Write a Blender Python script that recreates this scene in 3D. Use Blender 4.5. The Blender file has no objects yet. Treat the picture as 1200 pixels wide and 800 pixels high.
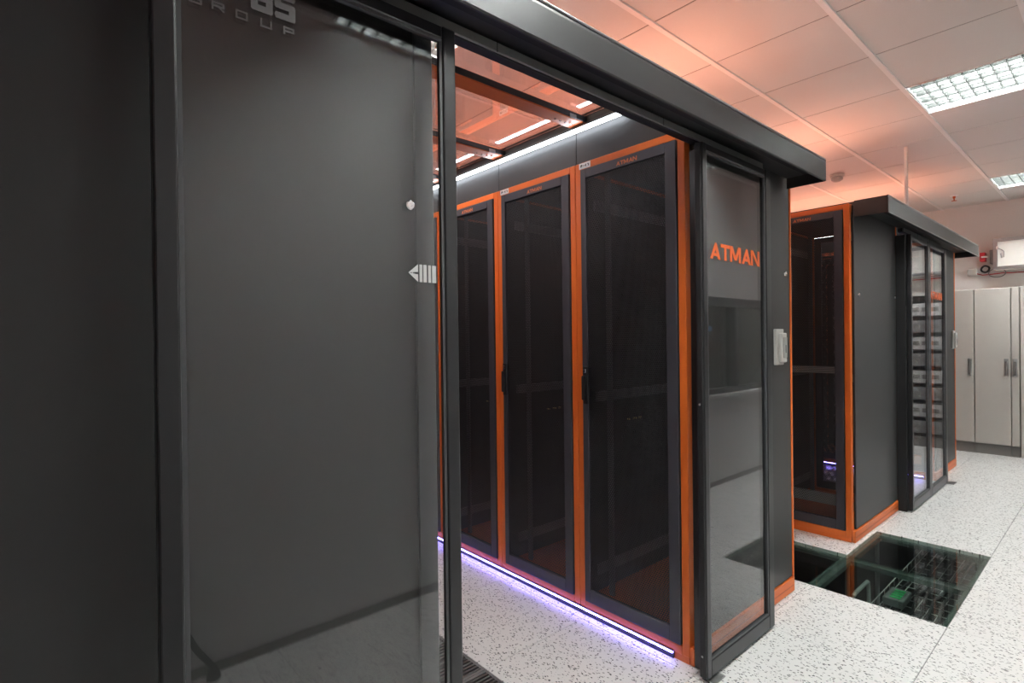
import bpy, bmesh, math, random
from mathutils import Vector, Matrix

scene = bpy.context.scene
COL = scene.collection

# ------------------------------------------------------------------ camera
def make_camera():
    yaw, pitch, roll = math.radians(48.952), math.radians(-0.2636), math.radians(-0.7078)
    f = Vector((math.cos(yaw) * math.cos(pitch), math.sin(yaw) * math.cos(pitch), math.sin(pitch)))
    r = f.cross(Vector((0, 0, 1))).normalized()
    u = r.cross(f)
    c, s = math.cos(roll), math.sin(roll)
    r2, u2 = c * r + s * u, -s * r + c * u
    cam = bpy.data.cameras.new('camera')
    cam.sensor_width = 36.0
    cam.lens = 631.57 * 36.0 / 1200.0
    cam.clip_start = 0.02
    o = bpy.data.objects.new('camera', cam)
    m = Matrix((r2, u2, -f)).transposed().to_4x4()
    m.translation = (0, 0, 1.373)
    o.matrix_world = m
    COL.objects.link(o)
    scene.camera = o
make_camera()

# ------------------------------------------------------------------ world, exposure, lamp strengths
w = bpy.data.worlds.new('world')
scene.world = w
w.use_nodes = True
w.node_tree.nodes['Background'].inputs[0].default_value = (0.5, 0.5, 0.5, 1)
w.node_tree.nodes['Background'].inputs[1].default_value = 0.05
vs = scene.view_settings
vs.view_transform = 'Standard'
vs.look = 'None'
vs.gamma = 1.0
vs.exposure = 0.33
vs.use_curve_mapping = False
TROFFER = 120.0         # emission of the fluorescent troffers
TUBE = 14.0             # white LED tubes inside the aisles
BASE_LED = 30.0        # violet strips along the rack plinths
UPLIGHT = 40.0         # orange strips on the rack roofs

# ------------------------------------------------------------------ materials
def new_mat(name):
    m = bpy.data.materials.new(name)
    m.use_nodes = True
    nt = m.node_tree
    b = nt.nodes['Principled BSDF']
    return m, nt, b

def N(nt, t, **kw):
    n = nt.nodes.new(t)
    for k, v in kw.items():
        setattr(n, k, v)
    return n

def plain(name, col, rough=0.5, metal=0.0, noise=0.06, bump=0.0, nscale=40, spec=0.5):
    m, nt, b = new_mat(name)
    tc = N(nt, 'ShaderNodeTexCoord')
    nz = N(nt, 'ShaderNodeTexNoise')
    nz.inputs['Scale'].default_value = nscale
    nz.inputs['Detail'].default_value = 4
    nt.links.new(tc.outputs['Object'], nz.inputs['Vector'])
    mix = N(nt, 'ShaderNodeMix', data_type='RGBA')
    mix.inputs[6].default_value = tuple(c * (1 - noise) for c in col) + (1,)
    mix.inputs[7].default_value = tuple(min(1, c * (1 + noise)) for c in col) + (1,)
    nt.links.new(nz.outputs['Fac'], mix.inputs[0])
    nt.links.new(mix.outputs[2], b.inputs['Base Color'])
    b.inputs['Roughness'].default_value = rough
    b.inputs['Metallic'].default_value = metal
    b.inputs['Specular IOR Level'].default_value = spec
    if bump:
        bp = N(nt, 'ShaderNodeBump')
        bp.inputs['Strength'].default_value = bump
        bp.inputs['Distance'].default_value = 0.002
        nt.links.new(nz.outputs['Fac'], bp.inputs['Height'])
        nt.links.new(bp.outputs[0], b.inputs['Normal'])
    return m

def emit(name, col, strength):
    m, nt, b = new_mat(name)
    b.inputs['Base Color'].default_value = (*[min(1, c) for c in col], 1)
    b.inputs['Emission Color'].default_value = (*col, 1)
    b.inputs['Emission Strength'].default_value = strength
    return m

def glass(name, tint=(1, 1, 1), base=0.04, gain=1.0, rough=0.0):
    """Clear sheet: transparent, with Schlick reflection on each face."""
    m, nt, b = new_mat(name)
    nt.nodes.remove(b)
    out = nt.nodes['Material Output']
    lw = N(nt, 'ShaderNodeLayerWeight')
    lw.inputs[0].default_value = 0.5
    pw = N(nt, 'ShaderNodeMath', operation='POWER')
    pw.inputs[1].default_value = 5.0
    nt.links.new(lw.outputs['Facing'], pw.inputs[0])
    ma = N(nt, 'ShaderNodeMath', operation='MULTIPLY_ADD')
    ma.inputs[1].default_value = (1 - base) * gain
    ma.inputs[2].default_value = base * gain
    nt.links.new(pw.outputs[0], ma.inputs[0])
    tr = N(nt, 'ShaderNodeBsdfTransparent')
    tr.inputs[0].default_value = (*tint, 1)
    gl = N(nt, 'ShaderNodeBsdfGlossy')
    gl.inputs[0].default_value = (0.97, 0.98, 1, 1)
    gl.inputs['Roughness'].default_value = rough
    mx = N(nt, 'ShaderNodeMixShader')
    nt.links.new(ma.outputs[0], mx.inputs[0])
    nt.links.new(tr.outputs[0], mx.inputs[1])
    nt.links.new(gl.outputs[0], mx.inputs[2])
    nt.links.new(mx.outputs[0], out.inputs[0])
    return m

def perforated(name, col, pitch=0.0105, rad=0.36):
    """Sheet steel with staggered round holes, in the local YZ plane."""
    m, nt, b = new_mat(name)
    out = nt.nodes['Material Output']
    tc = N(nt, 'ShaderNodeTexCoord')
    sc = N(nt, 'ShaderNodeVectorMath', operation='MULTIPLY')
    r3 = math.sqrt(3)
    sc.inputs[1].default_value = (0, 1 / pitch, 1 / (pitch * r3))
    nt.links.new(tc.outputs['Object'], sc.inputs[0])
    lens = []
    for off in (0.0, 0.5):
        a = N(nt, 'ShaderNodeVectorMath', operation='ADD')
        a.inputs[1].default_value = (0.5, off, off)
        nt.links.new(sc.outputs[0], a.inputs[0])
        fr = N(nt, 'ShaderNodeVectorMath', operation='FRACTION')
        nt.links.new(a.outputs[0], fr.inputs[0])
        sb = N(nt, 'ShaderNodeVectorMath', operation='SUBTRACT')
        sb.inputs[1].default_value = (0.5, 0.5, 0.5)
        nt.links.new(fr.outputs[0], sb.inputs[0])
        s2 = N(nt, 'ShaderNodeVectorMath', operation='MULTIPLY')
        s2.inputs[1].default_value = (0, 1, r3)
        nt.links.new(sb.outputs[0], s2.inputs[0])
        ln = N(nt, 'ShaderNodeVectorMath', operation='LENGTH')
        nt.links.new(s2.outputs[0], ln.inputs[0])
        lens.append(ln)
    mn = N(nt, 'ShaderNodeMath', operation='MINIMUM')
    nt.links.new(lens[0].outputs['Value'], mn.inputs[0])
    nt.links.new(lens[1].outputs['Value'], mn.inputs[1])
    lt = N(nt, 'ShaderNodeMath', operation='LESS_THAN')
    lt.inputs[1].default_value = rad
    nt.links.new(mn.outputs[0], lt.inputs[0])
    b.inputs['Base Color'].default_value = (*col, 1)
    b.inputs['Roughness'].default_value = 0.45
    tr = N(nt, 'ShaderNodeBsdfTransparent')
    mx = N(nt, 'ShaderNodeMixShader')
    nt.links.new(lt.outputs[0], mx.inputs[0])
    nt.links.new(b.outputs[0], mx.inputs[1])
    nt.links.new(tr.outputs[0], mx.inputs[2])
    nt.links.new(mx.outputs[0], out.inputs[0])
    return m

def terrazzo(name):
    m, nt, b = new_mat(name)
    geo = N(nt, 'ShaderNodeNewGeometry')
    nz = N(nt, 'ShaderNodeTexNoise')
    nz.inputs['Scale'].default_value = 55
    nz.inputs['Detail'].default_value = 2
    nt.links.new(geo.outputs['Position'], nz.inputs['Vector'])
    ds = N(nt, 'ShaderNodeVectorMath', operation='SCALE')
    ds.inputs['Scale'].default_value = 0.012
    nt.links.new(nz.outputs['Color'], ds.inputs[0])
    ad = N(nt, 'ShaderNodeVectorMath', operation='ADD')
    nt.links.new(geo.outputs['Position'], ad.inputs[0])
    nt.links.new(ds.outputs[0], ad.inputs[1])
    cur = None
    base = (0.80, 0.80, 0.785, 1)
    for scale, rot, sq, frac, rad, col in ((118, 0.5, 0.6, 0.62, 0.45, (0.25, 0.255, 0.25, 1)),
                                           (125, 2.1, 0.6, 0.42, 0.40, (0.06, 0.065, 0.07, 1)),
                                           (88, 1.2, 0.65, 0.45, 0.42, (0.50, 0.51, 0.50, 1))):
        mp = N(nt, 'ShaderNodeMapping')
        mp.inputs['Rotation'].default_value = (0, 0, rot)
        mp.inputs['Scale'].default_value = (1, sq, 0)
        mp.inputs['Location'].default_value = (rot * 3, rot, 0)
        nt.links.new(ad.outputs[0], mp.inputs['Vector'])
        vo = N(nt, 'ShaderNodeTexVoronoi')
        vo.inputs['Scale'].default_value = scale
        nt.links.new(mp.outputs[0], vo.inputs['Vector'])
        sep = N(nt, 'ShaderNodeSeparateColor')
        nt.links.new(vo.outputs['Color'], sep.inputs[0])
        # fleck radius by cell, zero for most cells
        mr = N(nt, 'ShaderNodeMapRange')
        mr.inputs['From Min'].default_value = 1 - frac
        mr.inputs['From Max'].default_value = 1.0
        mr.inputs['To Min'].default_value = 0.0
        mr.inputs['To Max'].default_value = rad
        nt.links.new(sep.outputs[0], mr.inputs['Value'])
        lt = N(nt, 'ShaderNodeMath', operation='LESS_THAN')
        nt.links.new(vo.outputs['Distance'], lt.inputs[0])
        nt.links.new(mr.outputs[0], lt.inputs[1])
        mx = N(nt, 'ShaderNodeMix', data_type='RGBA')
        nt.links.new(lt.outputs[0], mx.inputs[0])
        if cur is None:
            mx.inputs[6].default_value = base
        else:
            nt.links.new(cur.outputs[2], mx.inputs[6])
        mx.inputs[7].default_value = col
        cur = mx
    nt.links.new(cur.outputs[2], b.inputs['Base Color'])
    b.inputs['Roughness'].default_value = 0.24
    b.inputs['Specular IOR Level'].default_value = 0.45
    return m

M = {}
M['charcoal'] = plain('charcoal powder coat', (0.034, 0.034, 0.0343), 0.48, noise=0.05)
M['door'] = plain('rack door charcoal', (0.045, 0.045, 0.055), 0.4, noise=0.05)
M['profile'] = plain('black aluminium profile', (0.018, 0.018, 0.0195), 0.28, noise=0.05, nscale=80)
M['profile_soft'] = plain('grey anodised profile', (0.065, 0.067, 0.07), 0.35, noise=0.05, nscale=80)
M['fascia'] = plain('dark grey header cover', (0.028, 0.028, 0.029), 0.36, noise=0.06, nscale=120)
M['track'] = plain('grey aluminium track', (0.17, 0.17, 0.165), 0.4, noise=0.05, nscale=80)
M['wire'] = plain('galvanised wire', (0.62, 0.63, 0.62), 0.4, 0.2, noise=0.05)
M['trim_glint_metal'] = plain('brushed trim and glint', (0.30, 0.30, 0.30), 0.3, 0.6, noise=0.04)  # pale metal, also used for the highlight drawn along the header top
M['rubber'] = plain('black rubber', (0.008, 0.008, 0.009), 0.6, noise=0.1)
M['orange'] = plain('orange powder coat', (0.72, 0.15, 0.022), 0.38, noise=0.04, bump=0.05, nscale=300)
M['orange_print'] = plain('orange vinyl', (0.85, 0.15, 0.03), 0.5, noise=0.02)
M['orange_dull'] = plain('orange print on the doors', (0.62, 0.17, 0.06), 0.5, noise=0.05)
M['beam'] = plain('burnt orange beam', (0.50, 0.10, 0.016), 0.35, noise=0.06)
M['steel'] = plain('bare steel', (0.42, 0.42, 0.42), 0.32, 0.9, noise=0.1)
M['chrome'] = plain('chrome', (0.8, 0.8, 0.8), 0.15, 1.0, noise=0.03)
M['zinc'] = plain('zinc rail', (0.22, 0.22, 0.22), 0.42, 0.4, noise=0.2)
M['brass'] = plain('brass', (0.7, 0.58, 0.3), 0.3, 0.8)
M['grey_print'] = plain('grey vinyl', (0.30, 0.30, 0.30), 0.6, noise=0.03)
M['dim_print'] = plain('dim grey vinyl', (0.16, 0.16, 0.16), 0.6, noise=0.03)
M['ink'] = plain('black ink', (0.02, 0.02, 0.02), 0.6)
M['tag'] = plain('white label', (0.75, 0.75, 0.76), 0.5, noise=0.03)
M['reader'] = plain('pale grey plastic', (0.50, 0.49, 0.46), 0.45, noise=0.03)
M['reader_dark'] = plain('mid grey plastic', (0.33, 0.325, 0.31), 0.45, noise=0.03)
M['wall'] = plain('off white wall paint', (0.70, 0.685, 0.665), 0.7, noise=0.03, bump=0.1, nscale=60)
M['grey_wall'] = plain('pale grey wall paint', (0.66, 0.66, 0.65), 0.7, noise=0.03, bump=0.1, nscale=60)
M['ceiling'] = plain('mineral ceiling tile', (0.70, 0.69, 0.67), 0.85, noise=0.03, bump=0.2, nscale=200)
M['tbar'] = plain('white ceiling bar', (0.86, 0.85, 0.84), 0.5, noise=0.02)
M['tile'] = terrazzo('speckled floor tile')
M['tile_edge'] = plain('floor tile edge', (0.05, 0.05, 0.05), 0.7)
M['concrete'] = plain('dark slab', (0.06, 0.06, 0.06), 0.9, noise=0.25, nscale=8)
M['cab'] = plain('warm grey cabinet paint', (0.50, 0.475, 0.44), 0.38, noise=0.02, nscale=20)
M['cab_dark'] = plain('cabinet plinth grey', (0.17, 0.16, 0.15), 0.5)
M['mesh'] = perforated('perforated black steel', (0.026, 0.026, 0.028))
M['glass'] = glass('clear door glass', (0.95, 0.955, 0.95), 0.055, 1.0)
M['roof_glass'] = glass('roof panel plastic', (0.80, 0.72, 0.71), 0.07, 1.5)
M['floor_glass'] = glass('green floor glass', (0.80, 0.87, 0.84), 0.045, 1.0)
M['glass_edge'] = plain('green glass edge', (0.095, 0.122, 0.112), 0.2)
M['window_glass'] = glass('window glass', (0.72, 0.76, 0.74), 0.05, 1.0)
M['tube'] = emit('white LED tube', (0.86, 0.92, 1.0), TUBE)
M['base_led'] = emit('violet LED strip', (0.22, 0.18, 1.0), BASE_LED)
M['uplight'] = emit('orange uplight', (1.0, 0.40, 0.26), UPLIGHT)
M['troffer'] = emit('fluorescent tube', (0.97, 1.0, 0.985), TROFFER)
M['reflector'] = plain('troffer reflector', (0.42, 0.44, 0.43), 0.35, 0.2)
M['louvre'] = plain('silver louvre', (0.034, 0.038, 0.036), 0.4, spec=0.3)
M['red'] = plain('red plastic', (0.5, 0.02, 0.03), 0.4)
M['white_plastic'] = plain('white plastic', (0.78, 0.77, 0.72), 0.45, noise=0.02)
M['cable'] = plain('black cable', (0.02, 0.02, 0.022), 0.5)
M['green_led'] = emit('green indicator', (0.02, 0.45, 0.12), 0.10)
M['screen'] = emit('blue screen', (0.35, 0.6, 1.0), 0.9)
M['equip'] = plain('grey equipment', (0.48, 0.48, 0.47), 0.45)
M['equip_dark'] = plain('dark equipment', (0.20, 0.20, 0.20), 0.5)
M['sticker'] = plain('frosted sticker', (0.62, 0.63, 0.62), 0.6, noise=0.02)

# ------------------------------------------------------------------ mesh helpers
class MB:
    def __init__(self):
        self.bm = bmesh.new()
        self.layer = 0
    def box(self, x0, x1, y0, y1, z0, z1, bev=0.0, seg=1):
        vs_ = [self.bm.verts.new(p) for p in ((x0, y0, z0), (x1, y0, z0), (x1, y1, z0), (x0, y1, z0),
                                             (x0, y0, z1), (x1, y0, z1), (x1, y1, z1), (x0, y1, z1))]
        fs = [self.bm.faces.new([vs_[i] for i in q]) for q in
              ((3, 2, 1, 0), (4, 5, 6, 7), (0, 1, 5, 4), (1, 2, 6, 5), (2, 3, 7, 6), (3, 0, 4, 7))]
        if bev > 0:
            es = list({e for f in fs for e in f.edges})
            bmesh.ops.bevel(self.bm, geom=es, offset=bev, segments=seg, profile=0.5, affect='EDGES')
        return self
    def prism(self, pts, axis, a, b):
        """Extrude a 2-D outline along an axis (0 x, 1 y, 2 z) from a to b."""
        def P(p, t):
            return {0: (t, p[0], p[1]), 1: (p[0], t, p[1]), 2: (p[0], p[1], t)}[axis]
        lo = [self.bm.verts.new(P(p, a)) for p in pts]
        hi = [self.bm.verts.new(P(p, b)) for p in pts]
        n = len(pts)
        self.bm.faces.new(lo)
        self.bm.faces.new(hi[::-1])
        for i in range(n):
            self.bm.faces.new((lo[i], hi[i], hi[(i + 1) % n], lo[(i + 1) % n]))
        return self
    def tube(self, pts, r, n=8, closed=False):
        pts = [Vector(p) for p in pts]
        rings = []
        for i, p in enumerate(pts):
            if closed:
                t = pts[(i + 1) % len(pts)] - pts[i - 1]
            else:
                t = pts[min(i + 1, len(pts) - 1)] - pts[max(i - 1, 0)]
            t.normalize()
            ref = Vector((0, 0, 1)) if abs(t.z) < 0.9 else Vector((1, 0, 0))
            u = t.cross(ref).normalized()
            v = t.cross(u)
            rr = r[i] if isinstance(r, (list, tuple)) else r
            rings.append([self.bm.verts.new(p + rr * (math.cos(2 * math.pi * k / n) * u + math.sin(2 * math.pi * k / n) * v)) for k in range(n)])
        m = len(rings)
        for i in range(m if closed else m - 1):
            a, b = rings[i], rings[(i + 1) % m]
            for k in range(n):
                self.bm.faces.new((a[k], a[(k + 1) % n], b[(k + 1) % n], b[k]))
        if not closed:
            self.bm.faces.new(rings[0][::-1])
            self.bm.faces.new(rings[-1])
        return self
    def lathe(self, prof, c, n=20, axis=2):
        """prof: (radius, height) list, turned about an axis through c."""
        rings = []
        for r, h in prof:
            ring = []
            for k in range(n):
                a = 2 * math.pi * k / n
                p, q = r * math.cos(a), r * math.sin(a)
                v = {2: (p, q, h), 1: (p, h, q), 0: (h, p, q)}[axis]
                ring.append(self.bm.verts.new(Vector(c) + Vector(v)))
            rings.append(ring)
        for a, b in zip(rings, rings[1:]):
            for k in range(n):
                self.bm.faces.new((a[k], a[(k + 1) % n], b[(k + 1) % n], b[k]))
        self.bm.faces.new(rings[0][::-1])
        self.bm.faces.new(rings[-1])
        return self
    def mesh(self, name, mat):
        bmesh.ops.recalc_face_normals(self.bm, faces=self.bm.faces)
        me = bpy.data.meshes.new(name)
        self.bm.to_mesh(me)
        self.bm.free()
        me.materials.append(M[mat])
        return me
    def build(self, name, mat, parent=None, loc=(0, 0, 0)):
        return link(name, self.mesh(name, mat), parent, loc)

def link(name, me, parent=None, loc=(0, 0, 0)):
    o = bpy.data.objects.new(name, me)
    COL.objects.link(o)
    o.location = loc
    if parent:
        o.parent = parent
    return o

def tag(o, label, cat, group=None):
    o['label'] = label
    o['category'] = cat
    if group:
        o['group'] = group
    return o

def thing(name, label, cat, loc=(0, 0, 0), group=None, rz=0.0):
    o = bpy.data.objects.new(name, None)
    COL.objects.link(o)
    o.location = loc
    o.rotation_euler = (0, 0, rz)
    o.empty_display_size = 0.1
    return tag(o, label, cat, group)

def struct(o):
    o['kind'] = 'structure'
    return o

def copy_tree(o, parent=None):
    c = o.copy()
    COL.objects.link(c)
    if parent is not None:
        c.parent = parent
    for ch in list(o.children):
        copy_tree(ch, c)
    return c

# ------------------------------------------------------------------ lettering made of strokes
def stroke(mb, p, q, t, put):
    """One bar of width t from p to q (2-D), placed by put(u, v, depth)."""
    p, q = Vector(p), Vector(q)
    d = (q - p).normalized()
    n = Vector((-d.y, d.x)) * (t / 2)
    quad = [p + n, q + n, q - n, p - n]
    lo = [mb.bm.verts.new(put(a.x, a.y, 0)) for a in quad]
    mb.layer += 1
    hi = [mb.bm.verts.new(put(a.x, a.y, 1 + .12 * mb.layer)) for a in quad]
    mb.bm.faces.new(lo[::-1])
    mb.bm.faces.new(hi)
    for i in range(4):
        mb.bm.faces.new((lo[i], lo[(i + 1) % 4], hi[(i + 1) % 4], hi[i]))

def poly(mb, pts, put):
    lo = [mb.bm.verts.new(put(a[0], a[1], 0)) for a in pts]
    mb.layer += 1
    hi = [mb.bm.verts.new(put(a[0], a[1], 1 + .12 * mb.layer)) for a in pts]
    mb.bm.faces.new(lo[::-1])
    mb.bm.faces.new(hi)
    n = len(pts)
    for i in range(n):
        mb.bm.faces.new((lo[i], lo[(i + 1) % n], hi[(i + 1) % n], hi[i]))

# wide bold capitals on a unit cap height: list of polygons, advance
def atman_glyphs():
    A = ([[(0, 0), (.27, 0), (.66, .80), (.53, 1.0)], [(1.10, 0), (.83, 0), (.46, .76), (.53, 1.0), (.68, 1.0)],
          [(.26, .19), (.86, .19), (.78, .37), (.34, .37)]], 1.12)
    T = ([[(0, .78), (1.0, .78), (1.0, 1.0), (0, 1.0)], [(.375, 0), (.625, 0), (.625, .8), (.375, .8)]], 1.02)
    Mm = ([[(0, 0), (.23, 0), (.23, 1.0), (0, 1.0)], [(1.02, 0), (1.25, 0), (1.25, 1.0), (1.02, 1.0)],
           [(.0, 1.0), (.30, 1.0), (.72, .22), (.52, .10)], [(1.25, 1.0), (.95, 1.0), (.53, .22), (.73, .10)]], 1.36)
    Nn = ([[(0, 0), (.23, 0), (.23, 1.0), (0, 1.0)], [(.85, 0), (1.08, 0), (1.08, 1.0), (.85, 1.0)],
           [(0, 1.0), (.27, 1.0), (1.08, 0), (.81, 0)]], 1.08)
    return [A, T, Mm, A, Nn]

def atman(width, height, put):
    mb = MB()
    gl = atman_glyphs()
    total = sum(g[1] for g in gl)
    x = 0.0
    for polys, adv in gl:
        for pl in polys:
            poly(mb, [((x + a) * width / total, b * height) for a, b in pl], put)
        x += adv
    return mb

# ================================================================== THE ROOM
X0, X1 = -2.65, 8.42
Y0, Y1 = -0.28, 6.0
CEIL = 2.903
SLAB = -0.55
GX, GY = 2.576, 0.571         # a crossing of the raised floor's joints
CX, CY = 2.863, 0.926         # a crossing of the ceiling grid

# raised floor: one child per tile
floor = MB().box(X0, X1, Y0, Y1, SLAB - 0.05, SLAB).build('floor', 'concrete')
struct(floor)
tile_me = MB().box(-0.299, 0.299, -0.299, 0.299, -0.035, 0.0, 0.0016).mesh('floor_tile', 'tile')
GLASS_CELLS = {(1, 0), (2, 0), (1, 1)}
GRATE_CELLS = {(-3, 1), (-3, 2)}
ix0, ix1 = math.floor((X0 - GX) / 0.6), math.ceil((X1 - GX) / 0.6)
jy0, jy1 = math.floor((Y0 - GY) / 0.6), math.ceil((Y1 - GY) / 0.6)
for i in range(ix0, ix1):
    for j in range(jy0, jy1):
        if (i, j) in GLASS_CELLS or (i, j) in GRATE_CELLS:
            continue
        xa, xb = max(GX + .6 * i, X0), min(GX + .6 * i + .6, X1)
        ya, yb = max(GY + .6 * j, Y0), min(GY + .6 * j + .6, Y1)
        if xb - xa < 0.03 or yb - ya < 0.03:
            continue
        if xb - xa > 0.599 and yb - ya > 0.599:
            link('floor_tile', tile_me, floor, ((xa + xb) / 2, (ya + yb) / 2, 0))
        else:
            MB().box(xa + .001, xb - .001, ya + .001, yb - .001, -.035, 0, .0016).build('floor_tile', 'tile', floor)
# stringers and pedestals of the raised floor that show below the glass
for i in (0, 1, 2, 3):
    for j in (-1, 0, 1, 2):
        x, y = GX + .6 * i, GY + .6 * j
        mb = MB()
        mb.tube([(x, y, SLAB), (x, y, -.045)], 0.014, 8)
        mb.box(x - .05, x + .05, y - .05, y + .05, SLAB, SLAB + .006)
        mb.box(x - .035, x + .035, y - .035, y + .035, -.05, -.04)
        mb.build('pedestal', 'steel', floor)

# glass floor panels
GL_LABEL = {(1, 0): 'glass floor panel nearest the speckled tiles, before the corridor between the enclosures',
            (2, 0): 'glass floor panel beside the orange plinth corner of the farther enclosure',
            (1, 1): 'glass floor panel inside the corridor between the two enclosures'}
for (i, j) in sorted(GLASS_CELLS):
    x, y = GX + .6 * i + .3, GY + .6 * j + .3
    t = thing('glass_floor_panel', GL_LABEL[(i, j)], 'floor panel', (x, y, 0), 'glass floor panels')
    MB().box(-.298, .298, -.298, .298, -.022, -.001).build('glass_pane', 'floor_glass', t)
    for s in (-1, 1):
        MB().box(-.299, .299, s * .285 - .014, s * .285 + .014, -.05, -.0225).build('support_bar', 'glass_edge', t)
        MB().box(s * .285 - .014, s * .285 + .014, -.27, .27, -.05, -.0225).build('support_bar', 'glass_edge', t)

# what runs in the void below: wire tray and cables
def wire_tray(x0, x1, y0, y1, z, label):
    t = thing('wire_cable_tray', label, 'cable tray', ((x0 + x1) / 2, (y0 + y1) / 2, z))
    cx, cy = (x0 + x1) / 2, (y0 + y1) / 2
    mb = MB()
    n = int((y1 - y0) / .05)
    for k in range(n + 1):
        y = y0 + (y1 - y0) * k / n - cy
        mb.tube([(x0 - cx, y, 0), (x1 - cx, y, 0)], .0026, 5)
    mb.build('long_wire', 'wire', t)
    mb = MB()
    n = int((x1 - x0) / .1)
    for k in range(n + 1):
        x = x0 + (x1 - x0) * k / n - cx
        mb.tube([(x, y0 - cy, .06), (x, y0 - cy, -.003), (x, y1 - cy, -.003), (x, y1 - cy, .06)], .0026, 5)
    mb.build('cross_wire', 'wire', t)
    for e in (y0, y1):
        MB().tube([(x0 - cx, e - cy, .06), (x1 - cx, e - cy, .06)], .003, 6).build('rim_wire', 'wire', t)
    for k in range(2):
        xx = x0 + (x1 - x0) * (k + .5) / 2 - cx
        for e in (y0, y1):
            MB().tube([(xx, e - cy, -.003), (xx, e - cy, SLAB - z)], .006, 6).build('support_leg', 'steel', t)
    return t
wire_tray(2.7, 5.2, 0.62, 0.98, -.22, 'bright wire basket cable tray under the glass floor panels')
random.seed(4)
for k in range(7):
    y = .66 + .045 * k
    pts = [(2.7 + .25 * q, y + random.uniform(-.02, .02), -.205 + random.uniform(0, .012)) for q in range(11)]
    tag(MB().tube(pts, .0085, 6).build('data_cable', 'cable'), 'black data cable lying in the wire tray under the glass floor', 'cable', 'cables in the underfloor tray')
t = thing('underfloor_module', 'small cable module with green lights under the glass floor', 'module', (3.73, .90, -.182))
MB().box(-.09, .09, -.05, .05, 0, .045, .004).build('housing', 'equip_dark', t)
for k in range(4):
    MB().box(-.07 + .036 * k, -.05 + .036 * k, -.03, .02, .0455, .049).build('indicator', 'green_led', t)
tag(MB().tube([(3.56, 1.08, SLAB), (3.56, 1.08, -.20), (3.58, 1.077, -.16), (3.60, 1.075, -.15), (3.82, 1.075, -.15), (3.84, 1.077, -.16), (3.86, 1.08, -.20), (3.86, 1.08, SLAB)], .011, 10).build('conduit', 'wire'), 'pale steel conduit crossing under the glass floor', 'conduit')

# grates in the aisle floor
for (i, j), lab in (((-3, 1), 'slotted steel floor grate just behind the open sliding door'), ((-3, 2), 'slotted steel floor grate deeper inside the orange rack aisle')):
    x, y = GX + .6 * i + .3, GY + .6 * j + .3
    t = thing('floor_grate', lab, 'floor grate', (x, y, 0), 'aisle floor grates')
    fr = MB()
    for s in (-1, 1):
        fr.box(-.299, .299, s * .292 - .007, s * .292 + .007, -.035, 0)
        fr.box(s * .292 - .007, s * .292 + .007, -.285, .285, -.035, 0)
    fr.build('frame', 'zinc', t)
    sl = MB()
    for k in range(30):
        yy = -.276 + .019 * k
        sl.box(-.285, .285, yy - .0055, yy + .0055, -.02, -.001)
    o = sl.build('slat_set', 'steel', t)
    o['kind'] = 'stuff'

# ceiling: backing slab, one child per tile, bars along x
ceil = MB().box(X0, X1, Y0, Y1, CEIL + .13, CEIL + .2).build('ceiling', 'ceiling')
struct(ceil)
TROFFERS = [(1.063, -.274), (4.063, -.274), (7.063, -.274), (1.063, 2.126), (4.063, 2.126)]
def in_troffer(x, y):
    return any(a < x < a + .6 and b < y < b + 1.2 for a, b in TROFFERS)
ctile = MB().box(-.2965, .2965, -.2965, .2965, .002, .02, .002).mesh('ceiling_tile', 'ceiling')
ci0, ci1 = math.floor((X0 - CX) / .6), math.ceil((X1 - CX) / .6)
cj0, cj1 = math.floor((Y0 - CY) / .6), math.ceil((Y1 - CY) / .6)
for i in range(ci0, ci1):
    for j in range(cj0, cj1):
        xa, xb = max(CX + .6 * i, X0), min(CX + .6 * i + .6, X1)
        ya, yb = max(CY + .6 * j, Y0), min(CY + .6 * j + .6, Y1)
        if xb - xa < .02 or yb - ya < .02 or in_troffer((xa + xb) / 2, (ya + yb) / 2):
            continue
        if xb - xa > .599 and yb - ya > .599:
            link('ceiling_tile', ctile, ceil, ((xa + xb) / 2, (ya + yb) / 2, CEIL))
        else:
            MB().box(xa + .003, xb - .003, ya + .003, yb - .003, CEIL + .002, CEIL + .02).build('ceiling_tile', 'ceiling', ceil)
for j in range(cj0, cj1 + 1):
    y = CY + .6 * j
    if Y0 < y < Y1:
        MB().box(X0, X1, y - .013, y + .013, CEIL - .007, CEIL + .03, .001).build('ceiling_bar', 'tbar', ceil)
for i in range(ci0, ci1 + 1):
    x = CX + .6 * i
    if X0 < x < X1:
        MB().box(x - .008, x + .008, Y0, Y1, CEIL + .004, CEIL + .03).build('ceiling_cross_bar', 'cab_dark', ceil)

# walls
struct(MB().box(X1, X1 + .12, Y0 - .2, Y1 + .2, SLAB, CEIL + .2).build('wall_right', 'wall'))
struct(MB().box(X0 - .12, X0, Y0 - .2, Y1 + .2, SLAB, CEIL + .2).build('wall_left', 'grey_wall'))
struct(MB().box(X0, X1, Y1, Y1 + .12, SLAB, CEIL + .2).build('wall_far', 'wall'))
WX0, WX1, WZ0, WZ1 = 3.75, 6.45, .84, 1.74
mb = MB()
mb.box(X0, WX0, Y0 - .15, Y0, SLAB, CEIL + .2)
mb.box(WX1, X1, Y0 - .15, Y0, SLAB, CEIL + .2)
mb.box(WX0, WX1, Y0 - .15, Y0, SLAB, WZ0)
mb.box(WX0, WX1, Y0 - .15, Y0, WZ1, CEIL + .2)
struct(mb.build('wall_back', 'grey_wall'))
struct(MB().box(X0, X1, Y0, Y0 + .012, 0.0, .04).build('baseboard_back', 'cab_dark'))
win = thing('window_1', 'dark framed window in the wall behind the camera', 'window', ((WX0 + WX1) / 2, Y0, WZ0))
del win['label'], win['category']
struct(win)
hw = (WX1 - WX0) / 2
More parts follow.
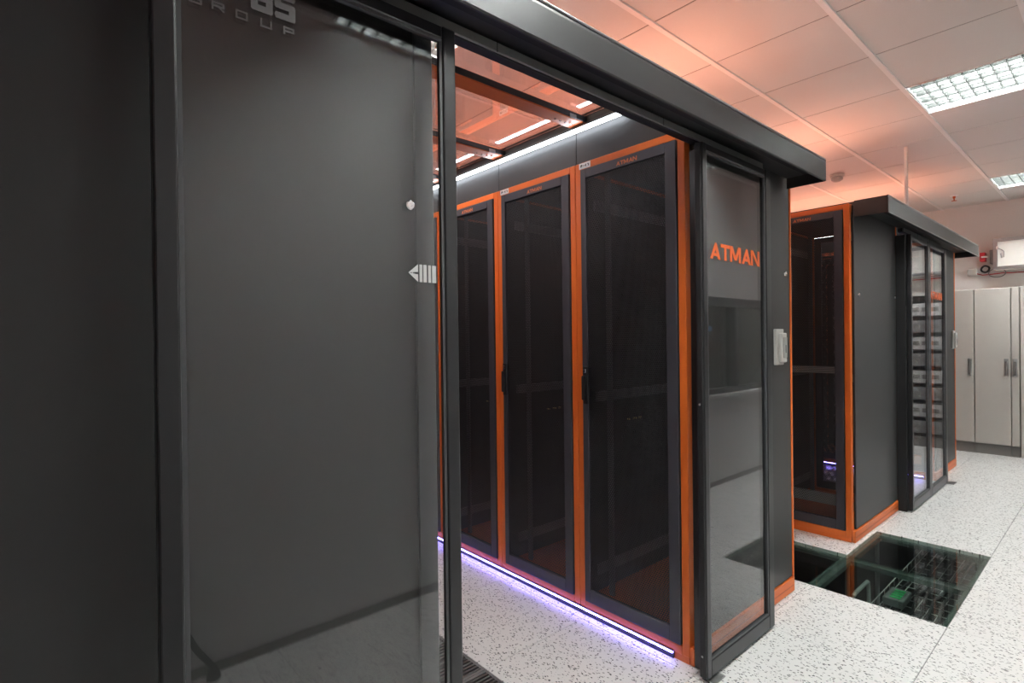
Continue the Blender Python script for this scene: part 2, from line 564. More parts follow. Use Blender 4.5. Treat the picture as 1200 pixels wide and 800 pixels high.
for a, b, c, d in ((-hw, hw, WZ1 - WZ0 - .085, WZ1 - WZ0), (-hw, hw, 0, .05), (-hw, -hw + .06, .05, WZ1 - WZ0 - .085), (hw - .06, hw, .05, WZ1 - WZ0 - .085), (-.03, .03, .05, WZ1 - WZ0 - .085)):
    MB().box(a, b, -.10, .005, c, d, .003).build('window_frame', 'profile_soft', win)
MB().box(-hw - .04, hw + .04, -.1, .05, -.03, -.001, .003).build('window_sill', 'tbar', win)
for s in (-1, 1):
    a, b = sorted((s * .03, s * (hw - .06)))
    MB().box(a, b, -.06, -.052, .05, WZ1 - WZ0 - .085).build('window_pane', 'window_glass', win)
# the room beyond the window (seen mirrored in the sliding door)
struct(MB().box(2.8, 7.4, -3.0, Y0 - .15, -.05, 0).build('floor_annex', 'tile_edge'))
struct(MB().box(2.8, 7.4, -3.1, -3.0, 0, 2.6).build('wall_annex', 'grey_wall'))
struct(MB().box(2.7, 2.8, -3.0, Y0 - .15, 0, 2.6).build('wall_annex_left', 'grey_wall'))
struct(MB().box(7.4, 7.5, -3.0, Y0 - .15, 0, 2.6).build('wall_annex_right', 'grey_wall'))
struct(MB().box(2.7, 7.5, -3.1, Y0 - .15, 2.6, 2.65).build('ceiling_annex', 'ceiling'))

for x0_, lab in ((5.35, 'tall grey cabinet in the room behind the window, nearer one'), (6.02, 'tall grey cabinet in the room behind the window, farther one')):
    t = thing('tall_cabinet', lab, 'cabinet', (x0_, -1.6, 0), 'cabinets behind the window')
    MB().box(0, .62, -.4, 0, 0, 1.9, .004).build('body', 'equip', t)
    d_ = MB().box(.01, .61, .001, .018, .1, 1.88, .003).build('door', 'equip', t)
    MB().box(.55, .575, .019, .03, .9, 1.08, .003).build('handle', 'equip_dark', d_)
t = thing('annex_rack', 'dark equipment rack with a small screen behind the window', 'equipment rack', (6.72, -1.6, 0))
MB().box(0, .60, -.5, -.02, 0, 1.95, .004).build('body', 'equip_dark', t)
for k in range(7):
    MB().box(.03, .57, -.019, 0, .2 + .24 * k, .36 + .24 * k, .003).build('unit', 'cab_dark', t)
MB().box(.2, .32, .001, .004, 1.45, 1.52).build('screen', 'screen', t)

# ================================================================== CEILING TROFFERS
def troffer(x, y, label):
    t = thing('ceiling_light', label, 'ceiling light', (x + .3, y + .6, CEIL), 'recessed fluorescent ceiling lights')
    hx, hy = .29, .585
    mb = MB()
    mb.box(-hx, hx, -hy, hy, .10, .104)
    for s in (-1, 1):
        mb.box(s * hx - .003, s * hx + .003, -hy, hy, 0, .10)
        mb.box(-hx, hx, s * hy - .003, s * hy + .003, 0, .10)
    mb.build('housing', 'reflector', t)
    for k in range(4):
        xx = -.21 + .14 * k
        MB().tube([(xx, -hy + .02, .07), (xx, hy - .02, .07)], .017, 10).build('fluorescent_tube', 'troffer', t)
    mb = MB()
    for k in range(1, 8):
        xx = -.29 + .0725 * k
        mb.box(xx - .003, xx + .003, -hy + .003, hy - .003, .006, .045)
    mb.build('louvre_divider', 'louvre', t)
    mb = MB()
    n = 18
    for k in range(1, n):
        yy = -hy + 2 * hy * k / n
        mb.box(-hx + .003, hx - .003, yy - .0012, yy + .0012, .006, .04)
    o = mb.build('louvre_blade_set', 'louvre', t)
    o['kind'] = 'stuff'
    fr = MB()
    for s in (-1, 1):
        fr.box(s * .294 - .006, s * .294 + .006, -.6, .6, -.003, .004)
        fr.box(-.288, .288, s * .593 - .007, s * .593 + .007, -.003, .004)
    fr.build('frame', 'tbar', t)
for (x, y), lab in zip(TROFFERS, ('recessed louvred ceiling light over the open sliding doors',
                                  'large louvred ceiling light at the upper right, nearest in view',
                                  'smaller looking louvred ceiling light near the far wall',
                                  'louvred ceiling light showing through the rack aisle roof',
                                  'louvred ceiling light above the corridor between the enclosures')):
    troffer(x, y, lab)

# ================================================================== RACKS
RH = 2.238     # rack height
RW = 0.61      # rack pitch
FRONT_X = 2.02
def make_rack(depth):
    """Local frame: front face x=0 looking to -x, width along y 0..RW."""
    r = thing('server_rack', 'x', 'server rack')
    W = RW - .002
    pw = .036
    for x0, x1 in ((0, .04), (depth - .04, depth)):
        for y0, y1 in ((0, pw), (W - pw, W)):
            MB().box(x0, x1, y0, y1, .03, RH, .003).build('post', 'orange', r)
        MB().box(x0, x1, pw, W - pw, RH - .033, RH, .002).build('top_beam', 'orange', r)
        bb = MB().box(x0, x1, pw, W - pw, .03, .068, .002).build('bottom_beam', 'orange', r)
    for y0, y1 in ((0.001, .03), (W - .03, W - .001)):
        MB().box(.04, depth - .04, y0, y1, RH - .033, RH - .001).build('side_beam', 'orange', r)
    MB().box(.005, depth - .005, .005, W - .005, 0, .03).build('plinth', 'orange', r)
    MB().box(.04, depth - .04, .03, W - .03, .04, .055).build('base_plate', 'orange', r)
    MB().box(.04, depth - .04, .03, W - .03, RH - .03, RH - .006).build('roof_plate', 'charcoal', r)
    MB().box(.05, depth - .05, W - .012, W - .006, .07, RH - .04).build('partition', 'charcoal', r)
    # mounting rails with punched slots
    for xx in (.16, depth - .20):
        for yy in (.055, W - .085):
            rail = MB().box(xx, xx + .012, yy, yy + .03, .055, RH - .031).build('mounting_rail', 'zinc', r)
    for zz in (.17, 1.05, 2.02):
        mb = MB()
        mb.box(.1, depth - .1, W - .045, W - .03, zz, zz + .05)
        mb.build('depth_rail', 'zinc', r)
        MB().box(.1, depth - .1, .03, .045, zz, zz + .05).build('depth_rail', 'zinc', r)
    for q in range(3):
        MB().box(.34 + .05 * q, .36 + .05 * q + .008 * (q % 2), W - .05, W - .045, .93, .94).build('brass_bolt', 'brass', r)
    # doors, front and rear
    for side in (0, 1):
        def X(a, b):
            return (a, b) if side == 0 else (depth - b, depth - a)
        d0, d1 = pw + .003, W - pw - .003
        z0, z1 = .072, RH - .036
        m0, m1, n0, n1 = d0 + .052, d1 - .034, .135, z1 - .045
        if side:
            m0, m1 = d0 + .034, d1 - .052
        mb = MB()
        xa, xb = X(-.008, .016)
        mb.box(xa, xb, d0, m0, z0, z1, .002)
        mb.box(xa, xb, m1, d1, z0, z1, .002)
        mb.box(xa, xb, m0, m1, z0, n0, .002)
        mb.box(xa, xb, m0, m1, n1, z1, .002)
        door = mb.build('door' if side == 0 else 'rear_door', 'door', r)
        xm = X(.0, .0015)
        MB().box(xm[0], xm[1], m0, m1, n0, n1).build('perforated_sheet', 'mesh', door)
        # swing handle on the far side of the front door
        hy = d1 - .028 if side == 0 else d0 + .028
        if side == 0:
            hb = MB()
            hb.box(-.022, -.008, hy - .016, hy + .016, 1.05, 1.235, .005, 2)
            hb.box(-.04, -.022, hy - .010, hy + .010, 1.07, 1.19, .006, 2)
            h = hb.build('handle', 'rubber', door)
            MB().box(-.026, -.022, hy - .008, hy + .008, 1.203, 1.223, .002).build('key_plate', 'chrome', door)
            # lettering
            wd = .115
            yc = (d0 + d1) / 2 - .015
            xs = -.0087
            o = atman(wd, .019, lambda u, v, k: (xs - .0004 * k, yc + wd / 2 - u, n1 + .0095 + v)).build('lettering', 'orange_dull', door)
        else:
            yc = (d0 + d1) / 2
            xs = depth + .0087
            o = atman(.115, .019, lambda u, v, k: (xs + .0004 * k, yc - .0575 + u, n1 + .0095 + v)).build('lettering', 'orange_dull', door)
    # white number plate at the far end of the top beam
    tg = MB().box(-.003, -.0003, W - .100, W - .028, RH - .031, RH - .003, .0006).build('number_plate', 'tag', r)
    return r

SUFF = ('nearest the sliding door', 'second from the sliding door', 'third from the sliding door', 'fourth from the sliding door', 'fifth from the sliding door')
def plate_marks(rack, seed):
    rnd = random.Random(seed)
    mb = MB()
    W = RW - .002
    for y0, y1, z0, z1 in ((.062, .056, .008, .020), (.056, .050, .013, .020), (.045, .038, .0125, .0155), (.030, .026, .008, .020), (.033, .030, .012, .016), (.019, .010, .0175, .020), (.013, .009, .008, .018)):
        mb.box(-.0036, -.0028, W - .1 + .0 + y1, W - .1 + y0, RH - .031 + z0, RH - .031 + z1)
    mb.build('number_print', 'ink', [c for c in rack.children if c.name.startswith('number_plate')][0])

proto = make_rack(1.015)
plate_marks(proto, 1)
protos2 = make_rack(0.88)

def add_side_panel(rack, depth, near, back_trim=True, latches=()):
    """Charcoal end panel and orange plinth on the rack's y=0 side."""
    p = MB().box(.042 if near else .012, depth - .014, -.014, -.001, .082, RH - .004, .003).build('side_panel', 'charcoal', rack)
    pl = MB()
    pl.box(0, depth, -.020, -.001, .004, .078, .002)
    pl.build('side_plinth', 'orange', rack)
    MB().box(.01, depth - .01, -.0215, -.020, .036, .040).build('plinth_groove', 'beam', rack)
    MB().box(depth - .013, depth, -.019, -.001, .079, RH, .002).build('corner_trim', 'orange', rack)
    for x, z in latches:
        l = MB().lathe([(.014, -.003), (.014, .0), (.012, .006), (.004, .008)], (x, -.015, z), 14, 1)
        for v in l.bm.verts:
            v.co.y = -.015 - (v.co.y + .015)
        l.build('latch', 'chrome', rack)

racks_y0 = 1.214
first_proto_used = [False, False]
def place_row(xfront, depth, flip, n, label, group, mirrored_panel, latches=()):
    src = 0 if depth > .95 else 1
    p = (proto, protos2)[src]
    for k in range(n):
        if not first_proto_used[src]:
            r = p
            first_proto_used[src] = True
            pend = True
        else:
            r = copy_tree((proto_clean, protos2_clean)[src])
        if flip:      # faces +x
            r.location = (xfront, racks_y0 + RW * (k + 1), 0)
            r.rotation_euler = (0, 0, math.pi)
        else:
            r.location = (xfront, racks_y0 + RW * k, 0)
        tag(r, label % SUFF[k], 'server rack', group)
        yield k, r

# keep clean templates as plain data: copy before adding end panels
proto_clean, protos2_clean = proto, protos2
rows = []
def row(xfront, depth, flip, n, label, group):
    out = []
    for k, r in place_row(xfront, depth, flip, n, label, group, False):
        out.append(r)
    return out
r1 = row(FRONT_X, 1.015, False, 5, 'orange framed rack with perforated black door beside the open aisle, %s', 'racks right of the open aisle')
r0 = row(.775, 1.015, True, 5, 'orange framed rack of the row behind the left glass door, %s', 'racks left of the open aisle')
r2 = row(4.01, 1.015, False, 4, 'orange framed rack facing the glass floor corridor, %s', 'racks facing the corridor')
r3 = row(6.25, .88, False, 4, 'orange framed rack at the far side of the farther enclosure, %s', 'racks of the far row')
add_side_panel(r1[0], 1.015, True, latches=((.945, 1.70),))
add_side_panel(r2[0], 1.015, True, latches=((.125, 1.642), (.98, 1.66)))
add_side_panel(r3[0], .88, True)
for r in r2:
    for za, zb_ in ((1.105, 1.155), (.19, .265)):
        MB().box(.12, .135, .05, RW - .05, za, zb_, .003).build('cross_rail', 'wire', r)
# the left row is turned round: its end panel lies on the local y=RW side
W_ = RW - .002
MB().box(.012, 1.0, W_ + .001, W_ + .014, .082, RH - .004, .003).build('side_panel', 'charcoal', r0[0])
MB().box(0, 1.015, W_ + .001, W_ + .020, .004, .078, .002).build('side_plinth', 'orange', r0[0])
MB().box(.0, .055, W_ + .014, W_ + .022, .082, RH - .004, .002).build('corner_profile', 'profile_soft', r0[0])

# orange uplights lying on the rack roofs
def uplight(x, y0, y1, label):
    t = thing('uplight_strip', label, 'light strip', (x, (y0 + y1) / 2, RH), 'orange uplights on the rack roofs')
    h = (y1 - y0) / 2
    mb = MB().box(-.04, .04, -h, h, 0, .02, .003)
    mb.build('light_backing', 'steel', t)
    MB().box(-.025, .025, -h + .02, h - .02, .0205, .026).build('diffuser', 'uplight', t)
uplight(2.62, 1.35, 4.15, 'orange light strip lying on the roofs of the nearer racks')
uplight(4.52, 1.35, 3.55, 'orange light strip lying on the roofs of the corridor racks')
uplight(6.70, 1.35, 3.55, 'orange light strip lying on the roofs of the far rack row')
uplight(.25, 1.35, 3.55, 'orange light strip lying on the roofs of the left rack row')

# violet light strips along the plinths, one length on each rack
for row_ in (r1, r3):
    for k, r in enumerate(row_):
        a0 = .076 if k == 0 else 0.0
        d = MB().box(-.012, -.006, a0, RW, .026, .030).build('plinth_light', 'base_led', r)
        MB().box(-.006, .004, a0, RW, .002, .034).build('light_backing', 'profile', d)  # dark strip over the orange plinth, standing in for the shade there

# ================================================================== AISLE ROOFS, FASCIAS, TUBES
def aisle(xl, xr, n, word, front_label):
    ye = racks_y0 + RW * n
    t = thing('aisle_fascia', 'dark fascia above the rack row, right side of the %s aisle' % word, 'fascia', (xr, racks_y0, RH))
    for k in range(n):
        MB().box(.012, .03, RW * k + .001, RW * (k + 1) - .001, .004, .165, .002).build('panel', 'charcoal', t)
    t2 = thing('aisle_fascia', 'dark fascia above the rack row, left side of the %s aisle' % word, 'fascia', (xl, racks_y0, RH))
    for k in range(n):
        MB().box(-.03, -.012, RW * k + .001, RW * (k + 1) - .001, .004, .165, .002).build('panel', 'charcoal', t2)
    for s, x in ((-1, xr), (1, xl)):
        e = thing('led_tube', 'white LED tube along the %s roof edge of the %s aisle' % ('right' if s < 0 else 'left', word), 'light tube', (x, racks_y0, RH + .158), 'white aisle LED tubes')
        MB().tube([(s * .018, .31, 0), (s * .018, ye - racks_y0 - .05, 0)], .009, 10).build('tube', 'tube', e)
        MB().box(-.010 if s > 0 else -.026, .026 if s > 0 else .010, .02, ye - racks_y0 - .03, .010, .022).build('holder', 'profile_soft', e)
    b0 = thing('roof_rail', 'dark rail carrying the %s aisle roof on its right side' % word, 'rail', (xr, racks_y0, RH + .18))
    MB().box(-.008, .03, .05, ye - racks_y0, 0, .04, .002).build('rail', 'profile', b0)
    b1 = thing('roof_rail', 'dark rail carrying the %s aisle roof on its left side' % word, 'rail', (xl, racks_y0, RH + .18))
    MB().box(-.03, .008, .05, ye - racks_y0, 0, .04, .002).build('rail', 'profile', b1)
    zb = RH + .182
    for k in range(1, n):
        yb = racks_y0 + RW * k - .035
        bm_ = thing('roof_beam', 'orange roof beam across the %s aisle, %s' % (word, ('', 'nearest the doors', 'second from the doors', 'third from the doors', 'fourth from the doors')[k]), 'beam', ((xl + xr) / 2, yb, zb), 'orange roof beams')
        hx = (xr - xl) / 2 - .010
        MB().box(-hx, hx, -.045, .045, 0, .03, .003).build('beam', 'beam', bm_)
        MB().box(-hx, hx, -.054, -.046, .004, .028).build('gasket', 'rubber', bm_)
        for s in (-1, 1):
            MB().box(s * (hx - .10) - .022, s * (hx - .10) + .022, -.060, -.0545, -.004, .016, .002).build('hinge', 'zinc', bm_)
            hm = MB()
            for q in range(4):
                hm.lathe([(.005, 0), (.005, .004), (.002, .006)], (s * (hx - .06 - .035 * q), 0, -.006), 8, 2)
            hm.build('bolt_row', 'chrome', bm_)
    for k in range(n):
        ya = racks_y0 + RW * k - .035 + (.002 if k else .095)
        yb = racks_y0 + RW * (k + 1) - .035 - .002
        p = thing('roof_panel', 'clear roof panel of the %s aisle, %s' % (word, ('over the doors', 'second from the doors', 'third from the doors', 'fourth from the doors', 'fifth from the doors')[k]), 'roof panel', ((xl + xr) / 2, (ya + yb) / 2, zb + .031), 'clear aisle roof panels')
        hx = (xr - xl) / 2 - .011
        hy = (yb - ya) / 2
        MB().box(-hx, hx, -hy, hy, 0, .002).build('pane', 'roof_glass', p)
        for s in (-1, 1):
            MB().box(s * (hx - .004) - .004, s * (hx - .004) + .004, -hy, hy, .0065, .014).build('edge_bar', 'profile', p)
aisle(.775, FRONT_X, 5, 'open', '')
aisle(5.025, 6.25, 4, 'closed', '')

t = thing('aisle_end_wall', 'dark panelled end wall closing the open rack aisle', 'end wall', (1.3975, racks_y0 + 5 * RW + .03, 0))
for k in range(2):
    MB().box(-.62 + .622 * k, .62 * k - .002, 0, .03, .06, 2.40, .003).build('panel', 'charcoal', t)
MB().box(-.62, .62, .002, .028, .002, .058).build('plinth', 'orange', t)

# ================================================================== DOOR HEADERS
def header(x0, x1, label, rail_x0, rail_x1):
    t = thing('door_header', label, 'door header', ((x0 + x1) / 2, 1.0, 2.145))
    h = (x1 - x0) / 2
    cx = (x0 + x1) / 2
    # folded cover: front face with rounded top edge and a lip at the bottom
    prof = [(0.0, .005), (.003, 0), (.009, 0), (.009, .003), (.006, .006), (.006, .094),
            (.016, .103), (.19, .103), (.19, .108), (.014, .108), (.006, .105), (.001, .098), (0.0, .092)]
    MB().prism(prof, 0, -h, h).build('cover', 'fascia', t)
    MB().box(-h + .002, h - .002, .010, .10, .054, .09).build('soffit', 'rubber', t)
    MB().box(-h + .001, h - .001, .10, .19, .056, .10).build('inner_box', 'profile', t)
    MB().tube([(-h, .0035, .1075), (h, .0035, .1075)], .0045, 8).build('trim_and_glint', 'trim_glint_metal', t)  # added pale strip imitating the lamp highlight on the cover's top edge
    if x0 > 3:
        MB().tube([(-h, .001, .001), (h, .001, .001)], .003, 6).build('trim_and_glint', 'trim_glint_metal', t)
    for s in (-1, 1):
        MB().box(s * (h + .0015) - .0015, s * (h + .0015) + .0015, .001, .19, .001, .107).build('end_cap', 'fascia', t)
    MB().box(rail_x0 - cx, rail_x1 - cx, .148, .156, .023, .050, .002).build('track', 'track', t)
    MB().box(rail_x0 - cx, rail_x1 - cx, .1565, .19, .020, .050, .002).build('seal', 'rubber', t)
    for xx in (.33, .66):
        X = rail_x0 + (rail_x1 - rail_x0) * xx - cx
        MB().box(X - .001, X + .001, .1465, .149, .022, .051).build('track_joint', 'rubber', t)
    return t
header(-.35, 2.972, 'long dark door header over the nearer enclosure, above the open doors', .15, 2.60)
header(4.03, 7.10, 'dark door header with pale edge over the farther enclosure', 5.02, 6.27)

# ================================================================== SLIDING DOORS
YF = 1.105       # front face of the leaves
def leaf(x0, x1, label, lstile=.04, rstile=.055, top=2.1435, ztop_in=2.112):
    t = thing('sliding_door', label, 'sliding door', (x0, YF, 0), 'glass sliding doors')
    wdt = x1 - x0
    D = .030
    for a, b in ((0, lstile), (wdt - rstile, wdt)):
        MB().box(a, b, 0, D, .012, top, .004, 2).build('stile', 'profile', t)
    MB().box(lstile, wdt - rstile, .002, D, ztop_in, top, .003).build('top_rail', 'profile', t)
    MB().box(lstile, wdt - rstile, 0, D, .012, .078, .003).build('bottom_rail', 'profile', t)
    # bevelled glazing bead
    bd = MB()
    bw = .008
    a, b, c, d = lstile, wdt - rstile, .078, ztop_in
    bd.box(a, a + bw, .004, .012, c, d)
    bd.box(b - bw, b, .004, .012, c, d)
    bd.box(a + bw, b - bw, .004, .012, c, c + bw)
    bd.box(a + bw, b - bw, .004, .012, d - bw, d)
    bd.build('glazing_bead', 'profile_soft', t)
    g = MB().box(a + .002, b - .002, .013, .021, c + .002, d - .002).build('glass', 'glass', t)
    MB().box(.01, wdt - .01, .012, .03, .001, .012).build('floor_seal', 'rubber', t)
    return t, g

# left leaf, slid in front of the left row
L, Lg = leaf(.147, .787, 'tall glass sliding door filling the left of the picture, slid open', .038, .038)
def putL(x, z, dx=-.147):
    return (x + dx, 0, z)
def front(lx, yoff=.0125):
    return lambda u, v, k: (lx + u - .147, yoff - .0004 * k, v)
# arrow of a point and bars
ar = MB()
pf = front(0.0)
zc = 1.533
poly(ar, [(.652, zc), (.678, zc - .021), (.678, zc - .003)], pf)
poly(ar, [(.652, zc), (.678, zc + .003), (.678, zc + .021)], pf)
poly(ar, [(.662, zc - .0032), (.664, zc - .003), (.664, zc + .003), (.662, zc + .0032)], pf)
for a, b in ((.682, .690), (.693, .702), (.7065, .714), (.7175, .7285)):
    poly(ar, [(a, zc - .021), (b, zc - .021), (b, zc + .021), (a, zc + .021)], pf)
ar.build('arrow_sticker', 'sticker', Lg)
lk = MB()
lk.lathe([(.0115, -.006), (.0115, .001), (.009, .0035), (.004, .0035), (.003, .002)], (0, 0, 0), 18, 1)
for v in lk.bm.verts:
    v.co = Vector((v.co.x + .657 - .147, .008 - v.co.y, v.co.z + 1.691))
lock = lk.build('lock', 'chrome', Lg)
# GROUP lettering and the two big letters above it
GRP = {'G': ([(1, 1), (0, 1), (0, 0), (1, 0), (1, .5), (.55, .5)],), 'R': ([(0, 0), (0, 1), (1, 1), (1, .5), (0, .5)], [(.55, .5), (1, 0)]),
       'O': ([(0, 0), (0, 1), (1, 1), (1, 0), (0, 0)],), 'U': ([(0, 1), (0, 0), (1, 0), (1, 1)],), 'P': ([(0, 0), (0, 1), (1, 1), (1, .45), (0, .45)],)}
mb = MB()
for ch, xx in zip('GROUP', (.208, .2455, .2865, .331, .3745)):
    for path in GRP[ch]:
        for p, q in zip(path, path[1:]):
            d = (Vector(q) - Vector(p)).normalized() * .06
            stroke(mb, ((p[0] - d.x) * .0185 + xx, (p[1] - d.y) * .0135 + 1.9935), ((q[0] + d.x) * .0185 + xx, (q[1] + d.y) * .0135 + 1.9935), .0031, pf)
mb.build('group_lettering', 'dim_print', Lg)
def rounded(pts, r=.22, n=4):
    out = []
    m = len(pts)
    for i in range(m):
        p, a, b = Vector(pts[i]), Vector(pts[i - 1]), Vector(pts[(i + 1) % m])
        u, v = (a - p), (b - p)
        rr = min(r, u.length * .45, v.length * .45)
        u, v = u.normalized() * rr, v.normalized() * rr
        for k in range(n + 1):
            s = k / n
            out.append(tuple((1 - s) ** 2 * (p + u) + 2 * s * (1 - s) * p + s * s * (p + v)))
    return out
mb = MB()
def big(paths, x0, z0, sx, sz, t):
    for path in paths:
        for p, q in zip(path, path[1:]):
            pp = Vector((p[0] * sx + x0, p[1] * sz + z0)); qq = Vector((q[0] * sx + x0, q[1] * sz + z0))
            d = (qq - pp).normalized() * t * .35
            stroke(mb, pp - d, qq + d, t, pf)
            # round the joint
            for c in (pp, qq):
                poly(mb, [(c.x + t * .5 * math.cos(2 * math.pi * k / 12), c.y + t * .5 * math.sin(2 * math.pi * k / 12)) for k in range(12)], pf)
big([[(0, 1), (1, 1), (1, 0), (0, 0), (0, .52), (1, .52)]], .3185, 2.0265, .028, .040, .0125)
big([[(1, 1), (0, 1), (0, .52), (1, .52), (1, 0), (0, 0)]], .3625, 2.0265, .028, .040, .0125)
mb.build('large_lettering', 'dim_print', Lg)

# right leaf with the orange word
R_, Rg = leaf(1.968, 2.580, 'glass sliding door with orange lettering, covering the nearer rack end', .032, .052)
xw0, zw = 2.042, 1.690
atman(.440, .068, lambda u, v, k: (xw0 + u - 1.968, .0125 - .0005 * k, zw + v)).build('lettering', 'orange_print', Rg)
MB().box(-.010, -.0005, .004, .029, .02, 2.14, .002).build('edge_seal', 'rubber', R_)
for z in (.10, 1.10):
    MB().box(-.0125, -.010, .013, .021, z, z + .008, .001).build('bolt', 'steel', R_)
tag(MB().box(1.985, 2.06, 1.08, 1.145, .0005, .006, .001).build('floor_guide', 'steel'), 'flat steel floor guide under the lettered glass door', 'floor guide')

# the jamb behind the right leaf, on the aisle side
tag(MB().box(2.022, 2.05, 1.140, 1.196, .002, 2.14, .003).build('door_jamb', 'profile'), 'dark upright jamb between the orange rack and the lettered door', 'door jamb')
# closed pair of the farther enclosure
A_, Ag = leaf(5.035, 5.62, 'left glass leaf of the closed doors on the farther enclosure', .03, .05)
B_, Bg = leaf(5.622, 6.24, 'right glass leaf of the closed doors with orange lettering', .03, .06)
atman(.42, .066, lambda u, v, k: (.07 + u, .0125 - .0005 * k, 1.672 + v)).build('lettering', 'orange_print', Bg)
tag(MB().box(5.004, 5.050, 1.137, 1.1995, .002, 2.14, .003).build('door_jamb', 'rubber'), 'black upright jamb beside the closed glass doors of the farther enclosure', 'door jamb')
tag(MB().box(5.015, 5.055, 1.11, 1.145, .0005, .008, .002).build('floor_guide', 'steel'), 'small steel floor guide at the closed doors near corner', 'floor guide')
tag(MB().box(6.22, 6.33, 1.06, 1.12, .0005, .01, .002).build('floor_guide', 'steel'), 'small steel floor guide at the closed doors far corner', 'floor guide')

# ================================================================== WALL READERS
def reader(x, z, label):
    t = thing('card_reader', label, 'card reader', (x, racks_y0 - .015, z), 'card readers on the end panels')
    MB().box(-.050, .040, -.016, 0, -.092, .092, .004, 2).build('back_box', 'reader', t)
    MB().box(-.030, .036, -.034, -.016, -.080, .072, .006, 2).build('cover', 'reader', t)
    MB().box(-.012, .03, -.0365, -.034, -.055, .05, .003).build('keypad', 'reader_dark', t)
    MB().box(.010, .016, -.0375, -.0365, -.03, .01).build('print', 'ink', t)
reader(2.862, 1.315, 'pale grey card reader on the dark end panel by the lettered door')
reader(7.02, 1.310, 'small looking card reader on the far end panel beside the cabinets')

# ================================================================== FAR CABINETS
def cabinet(y0, y1, label, handle_y, x=8.07, h=1.878):
    t = thing('metal_cabinet', label, 'cabinet', (x, (y0 + y1) / 2, 0), 'grey metal cabinets at the far wall')
    hw_ = (y1 - y0) / 2
    MB().box(.02, .34, -hw_, hw_, .115, h, .003).build('body', 'cab', t)
    MB().box(.02, .33, -hw_, hw_, 0, .113).build('plinth', 'cab_dark', t)
    d = MB().box(0, .019, -hw_ + .003, hw_ - .003, .122, h - .006, .004, 2).build('door', 'cab', t)
    hy = handle_y - (y0 + y1) / 2
    hd = MB().box(-.008, -.0003, hy - .018, hy + .018, .885, 1.085, .003).build('handle_plate', 'steel', d)
    MB().box(-.024, -.0085, hy - .009, hy + .009, .905, 1.055, .005, 2).build('handle', 'cab_dark', d)
    return t
cabinet(1.185, 1.62, 'grey metal cabinet half hidden behind the farther enclosure', 1.222)
cabinet(.873, 1.182, 'wide grey metal cabinet door in full view at the far wall', .910)
cabinet(.803, .870, 'narrow grey metal cabinet at the right edge of the picture', .838)
t = thing('equipment_rack', 'open equipment rack with dark shelves beside the grey cabinets', 'equipment rack', (8.07, .36, 0))
for s in (-1, 1):
    MB().box(0, .34, s * .42 - .015, s * .42 + .015, 0, 1.88, .003).build('side_wall', 'cab', t)
MB().box(.31, .34, -.405, .405, 0, 1.88).build('back_wall', 'equip_dark', t)
MB().box(0, .31, -.405, .405, 1.84, 1.88).build('top', 'cab', t)
MB().box(.02, .31, -.405, .405, 0, .12).build('plinth', 'cab_dark', t)
for k in range(8):
    z = .16 + .205 * k
    u = MB().box(.03, .30, -.40, .40, z, z + .15, .004).build('equipment_unit', 'equip' if k % 2 else 'equip_dark', t)
    for q in range(8):
        MB().box(.026, .0297, -.37 + .095 * q, -.30 + .095 * q, z + .05, z + .10).build('port', 'cab_dark', u)
MB().box(.024, .029, -.08, .06, 1.22, 1.30).build('screen', 'screen', t)

# wall box with steel frame, switch, coil, junction box, red cable
t = thing('wall_box', 'steel framed white box mounted high on the far wall', 'wall box', (8.20, .72, 2.27))
MB().box(.02, .22, -.42, .31, -.17, .175).build('body', 'white_plastic', t)
for a, b, c, d in ((-.42, .312, .138, .178), (-.42, .312, -.175, -.142), (.270, .312, -.142, .138), (-.42, -.38, -.142, .138)):
    MB().box(-.012, .03, a, b, c, d, .004).build('frame_bar', 'steel', t)
MB().box(-.004, .019, -.39, .28, -.148, .148).build('door', 'white_plastic', t)
lt = MB().box(-.022, -.0045, .262, .283, .05, .09, .003).build('latch', 'chrome', t)
MB().tube([(-.024, .262, .06), (-.03, .235, .045), (-.03, .215, .02), (-.03, .215, -.04), (-.03, .235, -.05), (-.03, .240, .0)], .005, 8).build('latch_loop', 'chrome', lt)
MB().box(.04, .16, .313, .345, -.10, .06, .004).build('side_plate', 'zinc', t)
t = thing('red_switch', 'red switch with a white lever beside the steel framed box', 'switch', (8.34, 1.135, 2.262))
MB().box(-.03, .08, -.022, .028, -.05, .055, .005).build('housing', 'red', t)
MB().box(-.05, -.0305, -.05, .012, -.008, .010, .003).build('lever', 'white_plastic', t)
ring = [(8.36 + .012 * math.sin(3 * a), 1.12 + .036 * math.cos(a), 2.125 + .036 * math.sin(a)) for a in [2 * math.pi * k / 24 for k in range(24)]]
tag(MB().tube(ring, .0105, 8, True).build('cable_coil', 'cable'), 'small black coil of cable under the red switch', 'cable coil')
ring = [(8.39 + .01 * math.sin(2 * a), 1.02 + .075 * math.cos(a), 2.075 + .05 * math.sin(a)) for a in [2 * math.pi * k / 24 for k in range(24)]]
tag(MB().tube(ring, .005, 8, True).build('cable_coil', 'zinc'), 'loose grey loop of thin cable under the white wall box', 'cable coil')
t = thing('junction_box', 'small pale junction box on the far wall above the cabinets', 'junction box', (8.42, 1.245, 2.10))
MB().box(-.045, -.001, -.045, .045, -.035, .04, .004).build('box', 'white_plastic', t)
MB().box(-.049, -.0455, -.04, .04, -.03, .035, .002).build('lid', 'reader', t)
pts = [(8.405, 1.21, 2.085), (8.40, 1.15, 2.06), (8.40, 1.08, 2.062), (8.405, .98, 2.068), (8.405, .80, 2.062), (8.405, .5, 2.062), (8.405, .1, 2.062)]
tag(MB().tube(pts, .006, 6).build('wall_cable', 'red'), 'thin red cable running along the far wall above the cabinets', 'cable')

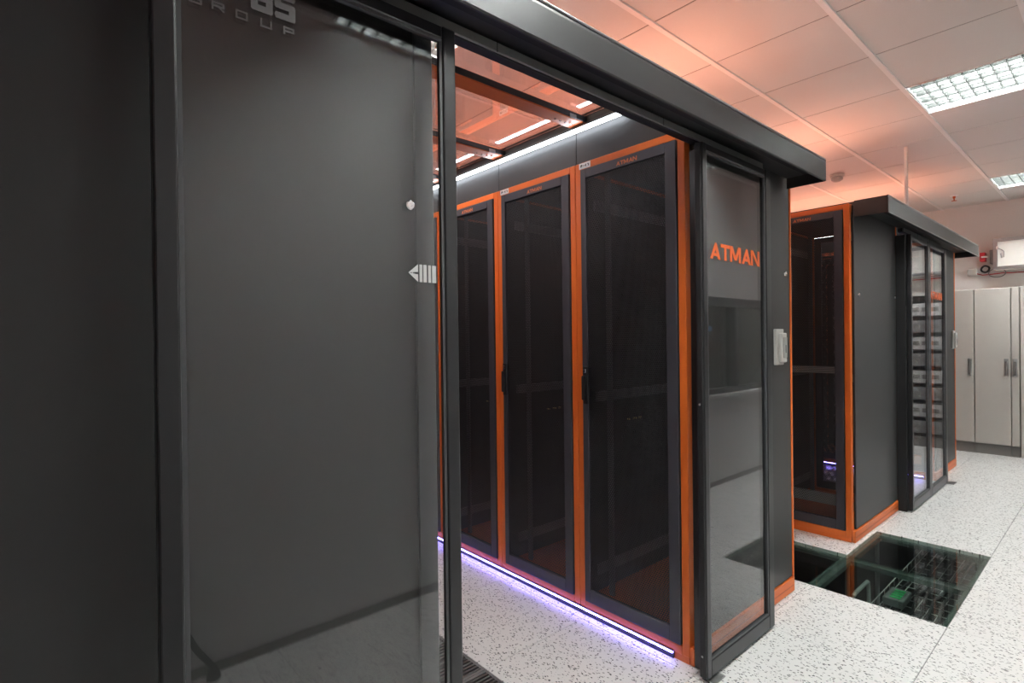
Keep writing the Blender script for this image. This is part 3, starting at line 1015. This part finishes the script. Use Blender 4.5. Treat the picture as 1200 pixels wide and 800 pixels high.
# ================================================================== CEILING FITTINGS
t = thing('smoke_detector', 'white smoke detector on the ceiling between the two enclosures', 'smoke detector', (5.75, 1.84, CEIL))
MB().lathe([(.062, 0), (.062, -.012), (.056, -.018)], (0, 0, 0), 20, 2).build('base', 'reader', t)
MB().lathe([(.045, -.0185), (.05, -.03), (.048, -.05), (.03, -.062), (.012, -.066)], (0, 0, 0), 20, 2).build('head', 'reader_dark', t)
t = thing('sprinkler_head', 'small brass sprinkler head on the ceiling near the far wall', 'sprinkler', (7.64, 1.28, CEIL))
MB().lathe([(.04, 0), (.04, -.004), (.018, -.010)], (0, 0, 0), 16, 2).build('rose', 'tbar', t)
MB().lathe([(.013, -.011), (.013, -.03), (.006, -.035), (.006, -.055), (.024, -.058), (.024, -.062)], (0, 0, 0), 14, 2).build('nozzle', 'beam', t)
t = thing('suspension_rod', 'thin white rod from the ceiling down to the farther door header', 'rod', (5.34, 1.20, RH))
MB().tube([(0, 0, .02), (0, 0, CEIL - RH)], .013, 10).build('rod', 'tbar', t)
MB().lathe([(.03, 0), (.03, .006), (.012, .02)], (0, 0, 0), 14, 2).build('foot', 'tbar', t)

# ================================================================== TRIPOD (its leg shows mirrored in the left glass door)
t = thing('tripod', 'black tripod by the wall, one leg mirrored in the left glass door', 'tripod', (0.02, 0.03, 0))
apex = Vector((0, 0, 1.06))
MB().lathe([(.035, -.05), (.05, -.02), (.05, .02), (.022, .04), (.02, .16), (.035, .165), (.035, .175)], tuple(apex), 14, 2).build('head', 'rubber', t)
for fx, fy in ((.49, -.255), (-.46, -.24), (0, .52)):
    foot = Vector((fx, fy, .02))
    mid = foot.lerp(apex, .5)
    leg = MB().tube([foot + Vector((0, 0, .03)), foot.lerp(apex, .12), mid, apex + Vector((fx * .06, fy * .06, -.02))], [.012, .013, .016, .018], 8).build('leg', 'rubber', t)
    MB().lathe([(.026, .0), (.028, .012), (.02, .04), (.012, .05)], (fx, fy, 0), 12, 2).build('foot', 'rubber', leg)
